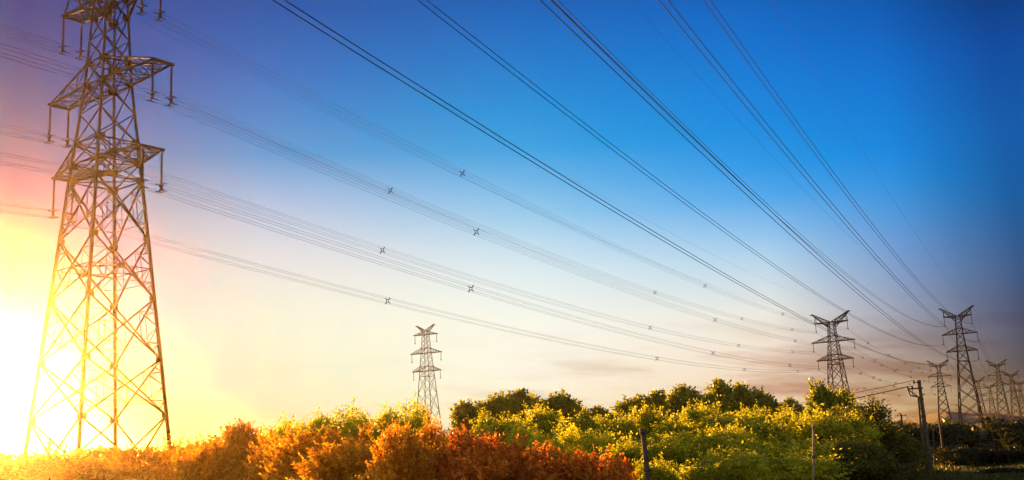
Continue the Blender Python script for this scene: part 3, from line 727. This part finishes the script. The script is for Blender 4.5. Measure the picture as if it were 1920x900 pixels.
REDS = [(-10, 842, 107, 190, 'pale glowing tree at the left edge of the front row, under the white glare'),
        (95, 834, 105, 170, 'glowing orange tree in front of the left leg of the huge near pylon'),
        (215, 838, 103, 190, 'glowing orange tree in front of the middle legs of the huge near pylon'),
        (325, 826, 88, 180, 'orange tree just right of the right leg of the huge near pylon'),
        (420, 806, 72, 170, 'orange tree below the tallest orange shoots, left of the yellow tree tops'),
        (466, 792, 68, 110, 'orange tree whose upright shoots stand highest in the left half of the front row'),
        (560, 800, 48, 200, 'orange-red tree in front of the first yellow tree tops'),
        (665, 806, 42, 190, 'red-leaved tree in front of the yellow tree left of the slim brown pylon'),
        (765, 800, 37, 170, 'red-leaved tree in front of the round yellow crown left of the slim brown pylon'),
        (797, 786, 40, 90, 'narrow red-leaved tree whose dark tip stands before the slim brown pylon'),
        (860, 812, 36, 170, 'red-leaved tree just right of the slim brown pylon'),
        (945, 826, 33, 180, 'red-leaved tree in front of the left clump of poplars'),
        (1030, 838, 35, 170, 'dark red tree below the right end of the left clump of poplars'),
        (1100, 850, 35, 130, 'dark red tree second from the right end of the red row'),
        (155, 846, 82, 130, 'small glowing tree between the left and middle legs of the huge near pylon'),
        (270, 836, 74, 130, 'small orange tree between the middle and right legs of the huge near pylon'),
        (372, 826, 64, 130, 'low orange tree filling the gap left of the tallest orange shoots'),
        (512, 812, 54, 120, 'low orange tree just right of the tallest orange shoots'),
        (612, 810, 47, 110, 'low orange-red tree in front of the dip between the yellow tree tops'),
        (715, 806, 44, 110, 'low rusty tree in front of the gap left of the round yellow crown'),
        (905, 824, 40, 110, 'low red-leaved tree under the leftmost olive poplar'),
        (1160, 866, 34, 80, 'dark red tree at the right end of the red row, beside the leaning post')]
for px, top, Y, w, lab in REDS: plant('flare_tinted' if px < 800 else 'red', 'red_leaved_tree', px, top, Y, w, lab, 'tree', GR)  # trees towards the glare take the leaves with the glow coloured in
GG = 'yellow-green broadleaf trees'
GOLD = [(520, 812, 88, 90, 'small yellow tree top peeping just right of the tallest orange shoots'),
        (556, 804, 84, 80, 'second yellow tree top right of the tallest orange shoots'),
        (632, 782, 88, 135, 'yellow tree whose crown tops out left of the round yellow crown'),
        (692, 794, 82, 95, 'low yellow tree between two higher yellow crowns'),
        (755, 771, 92, 118, 'round yellow crown left of the slim brown pylon'),
        (822, 810, 82, 80, 'low yellow tree right of the foot of the slim brown pylon'),
        (885, 814, 76, 90, 'bright yellow-green tree under the leftmost olive poplar'),
        (940, 785, 88, 122, 'yellow-green tree under the second olive poplar of the left clump'),
        (985, 808, 72, 94, 'bright lime-yellow tree just above the red row, under the left poplar clump'),
        (1030, 773, 92, 108, 'yellow-green tree under the right end of the left poplar clump'),
        (1078, 786, 84, 86, 'yellow-green tree in the dip between the two poplar clumps'),
        (1122, 789, 94, 116, 'olive-yellow tree just right of the dip between the poplar clumps'),
        (1165, 790, 84, 80, 'yellow-green tree under the start of the right poplar clump'),
        (1212, 773, 95, 90, 'upper olive-yellow tree directly above the tip of the leaning post'),
        (1262, 796, 86, 135, 'yellow tree up and right of the tip of the leaning post'),
        (1305, 765, 96, 76, 'bright-rimmed yellow tree under the poplar left of the highest one'),
        (1352, 784, 88, 120, 'yellow-green tree directly under the highest poplar'),
        (1402, 774, 96, 86, 'brightest-rimmed yellow tree under the last tall poplar'),
        (1440, 777, 82, 130, 'golden tree under the gap right of the skyline poplars'),
        (1040, 824, 60, 88, 'lime-green bush showing through above the dark red trees'),
        (1112, 815, 54, 120, 'low lime-green bush behind the right end of the red row'),
        (1160, 840, 46, 135, 'small lime-yellow bush touching the left side of the leaning post'),
        (1232, 821, 62, 102, 'yellow-brown bush immediately right of the tip of the leaning post'),
        (1300, 818, 58, 144, 'olive-yellow bush in the middle of the canopy right of the leaning post'),
        (1368, 807, 62, 114, 'olive bush in mid-canopy below the highest poplar'),
        (1432, 830, 58, 160, 'golden bush in mid-canopy left of the thin pale post'),
        (1262, 839, 46, 104, 'low yellow bush right of the foot of the leaning post'),
        (1345, 850, 48, 130, 'low olive-yellow bush midway between the leaning post and the thin pale post'),
        (1420, 858, 46, 162, 'low golden bush just left of the thin pale post'),
        (1225, 871, 38, 102, 'bright yellow bush at the bottom edge beside the foot of the leaning post'),
        (1310, 872, 40, 156, 'lowest golden bush at the bottom edge right of the leaning post'),
        (1395, 861, 41, 124, 'golden bush at the bottom edge left of the thin pale post'),
        (1470, 864, 42, 160, 'small dark gold bush at the bottom edge next to the thin pale post')]
for px, top, Y, w, lab in GOLD: plant('lemon' if px < 900 or px in (985, 1040, 1112) else 'gold', 'broadleaf_tree', px, top, Y, w, lab, 'tree', GG)
GPn = 'poplars on the skyline'
POP = [(893, 763, 193, 71, 'leftmost olive poplar of the left skyline clump'), (930, 751, 197, 71, 'second olive poplar of the left skyline clump'),
       (968, 746, 193, 66, 'middle olive poplar of the left skyline clump'), (1008, 752, 195, 71, 'fourth olive poplar of the left skyline clump'), (1045, 748, 192, 66, 'rightmost olive poplar of the left skyline clump'),
       (1095, 773, 197, 60, 'short poplar in the dip between the skyline clumps'), (1140, 771, 193, 60, 'short poplar left of the right skyline clump'),
       (1180, 754, 195, 60, 'poplar where the right skyline clump begins to rise'), (1215, 746, 193, 62, 'first tall poplar of the right skyline clump'),
       (1258, 736, 197, 65, 'second tall poplar of the right skyline clump'), (1303, 743, 195, 60, 'poplar left of the highest one on the skyline'),
       (1346, 725, 193, 62, 'highest poplar on the skyline'), (1383, 732, 196, 56, 'poplar right of the highest one on the skyline'),
       (1418, 740, 193, 54, 'last tall poplar at the right of the skyline clump'), (1462, 760, 195, 44, 'small spiky tree right of the skyline poplars'),
       (1496, 755, 191, 44, 'thin spiky tree just left of the round dark tree')]
for px, top, Y, w, lab in POP: plant('poplar', 'poplar_tree', px, top, Y, w, lab, 'tree', GPn)
plant('spiky', 'dark_tree', 1547, 731, 96, 66, 'round dark tree standing before the foot of the twin-peaked pylon', 'tree', None)
plant('spiky', 'dark_tree', 1586, 742, 98, 50, 'smaller dark tree hiding the right leg of the twin-peaked pylon', 'tree', None)
GB = 'big broadleaf trees at the right'
BIG = [('gold', 1480, 786, 66, 150, 'golden broadleaf tree left of the thin pale post'), ('gold', 1545, 782, 62, 150, 'golden tree with an orange patch right behind the thin pale post'),
       ('big', 1615, 768, 66, 170, 'big dark-green rounded tree between the thin pale post and the concrete pole'),
       ('big', 1664, 812, 80, 105, 'dark rounded tree sloping down to the grass left of the concrete pole'),
       ('gold', 1500, 836, 50, 150, 'low golden bush at the foot of the thin pale post'), ('big', 1585, 835, 56, 190, 'low dark bush right of the thin pale post')]
for kd, px, top, Y, w, lab in BIG: plant(kd, 'broadleaf_tree', px, top, Y, w, lab, 'tree', GB)
GS = 'dark scrub at the right'
SCR = [(1700, 797, 150, 70, 'distant dark bush behind the short dark pole'), (1745, 800, 140, 80, 'dark bush behind the concrete pole'), (1790, 797, 135, 90, 'dark bush at the foot of the tall dark pylon'),
       (1772, 830, 96, 80, 'dark bush right of the dark thin pole'), (1830, 800, 110, 90, 'tall dark bush below the right leg of the tallest pylon'), (1893, 790, 105, 90, 'dark bush under the far right pylons'),
       (1925, 800, 100, 80, 'dark bush at the right edge'), (1845, 835, 92, 100, 'low dark bush in the middle of the right-hand scrub'), (1905, 842, 88, 100, 'low dark bush near the right edge above the grass'),
       (1660, 800, 160, 90, 'distant dark bush behind the big dark-green tree'), (1718, 832, 112, 70, 'dark bush in the gap left of the concrete pole'), (1800, 838, 90, 90, 'low dark bush between the dark thin pole and the lower palm'), (1875, 828, 94, 90, 'mid-height dark bush between the two lower palms'), (1785, 850, 86, 60, 'lowest dark bush right of the foot of the dark thin pole'), (1895, 876, 70, 90, 'lowest dark weedy bush in the bottom right corner')]
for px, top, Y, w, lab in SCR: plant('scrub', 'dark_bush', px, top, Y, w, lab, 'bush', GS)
# palm-like clumps in the right-hand scrub
def palm(px, top, Y, label, n=15, fl=1.9):
    T = at(px, top, Y); r0 = thing('palm', label, 'palm', (T[0], Y, 0), rng.uniform(0, 6.28), 'palms in the right-hand scrub')
    hz_ = max(.6, T[2] - fl * .75)
    b = MB(); b.path([(0, 0, -.3), (.03, 0, hz_ * .5), (.02, .02, hz_)], [.13, .10, .09], 8); b.build('trunk', 'dark_bark', r0, True)
    P = []; D = []
    for i in range(n):
        g = rng.uniform(0, 6.28); e_ = rng.uniform(.35, 1.45)
        d0 = np.array([math.cos(g) * math.cos(e_), math.sin(g) * math.cos(e_), math.sin(e_)]); sd_ = np.cross(d0, [0, 0, 1.]); sd_ /= np.linalg.norm(sd_)
        for q in np.linspace(.1, 1, 22):
            c_ = np.array([0, 0, hz_]) + d0 * fl * q + np.array([0, 0, -1]) * fl * .42 * q ** 2.2
            for s_ in (-1, 1):
                P.append(c_); D.append(sd_ * s_ + d0 * .9 + [0, 0, -.25])
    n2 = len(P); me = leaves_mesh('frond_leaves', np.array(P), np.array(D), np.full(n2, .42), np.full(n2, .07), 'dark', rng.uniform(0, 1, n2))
    o = bpy.data.objects.new('crown', me); COL.objects.link(o); o.parent = r0
palm(1859, 776, 88, 'palm with upright fronds before the faint pylons, right of the tallest pylon')
palm(1822, 806, 84, 'lower palm in the scrub below the tallest dark pylon')
palm(1884, 806, 86, 'lower palm in the scrub near the right edge')

# distant wood along the horizon
def far_wood():
    P = []; n = 26000
    a = rng.uniform(R(-32), R(34), n); d = rng.uniform(520, 900, n)
    h = (4.2 + 2.0 * np.sin(a * 40) + 1.2 * np.sin(a * 133 + 1)) * rng.uniform(.2, 1, n) ** .6
    P = np.stack([np.sin(a) * d, np.cos(a) * d, np.maximum(h, .1)], 1)
    return leaves_mesh('distant_wood', P, rng.normal(size=(n, 3)) + [0, 0, .4], rng.uniform(1.6, 3.0, n), rng.uniform(1.2, 2.0, n), 'dark', rng.uniform(0, 1, n))
structure(bpy.data.objects.new('distant_wood', far_wood()), 'stuff')
COL.objects.link(bpy.data.objects['distant_wood'])

# grass on the open ground at the right
def grass():
    n = 70000
    Yg = rng.uniform(52, 96, n); px = rng.uniform(1560, 1990, n)
    X = (px - 960) / F_PX * Yg * 1.02
    P = np.stack([X, Yg, np.full(n, -.08)], 1)
    hgt = rng.uniform(.12, .42, n) * (1 + .5 * np.sin(X * .9) * np.sin(Yg * .5))
    return leaves_mesh('grass', P, rng.normal(size=(n, 3)) * .32 + [0, 0, 1], hgt, hgt * .12 + .015, 'grass', rng.uniform(0, .7, n))
g = bpy.data.objects.new('grass', grass()); COL.objects.link(g); structure(g, 'stuff')
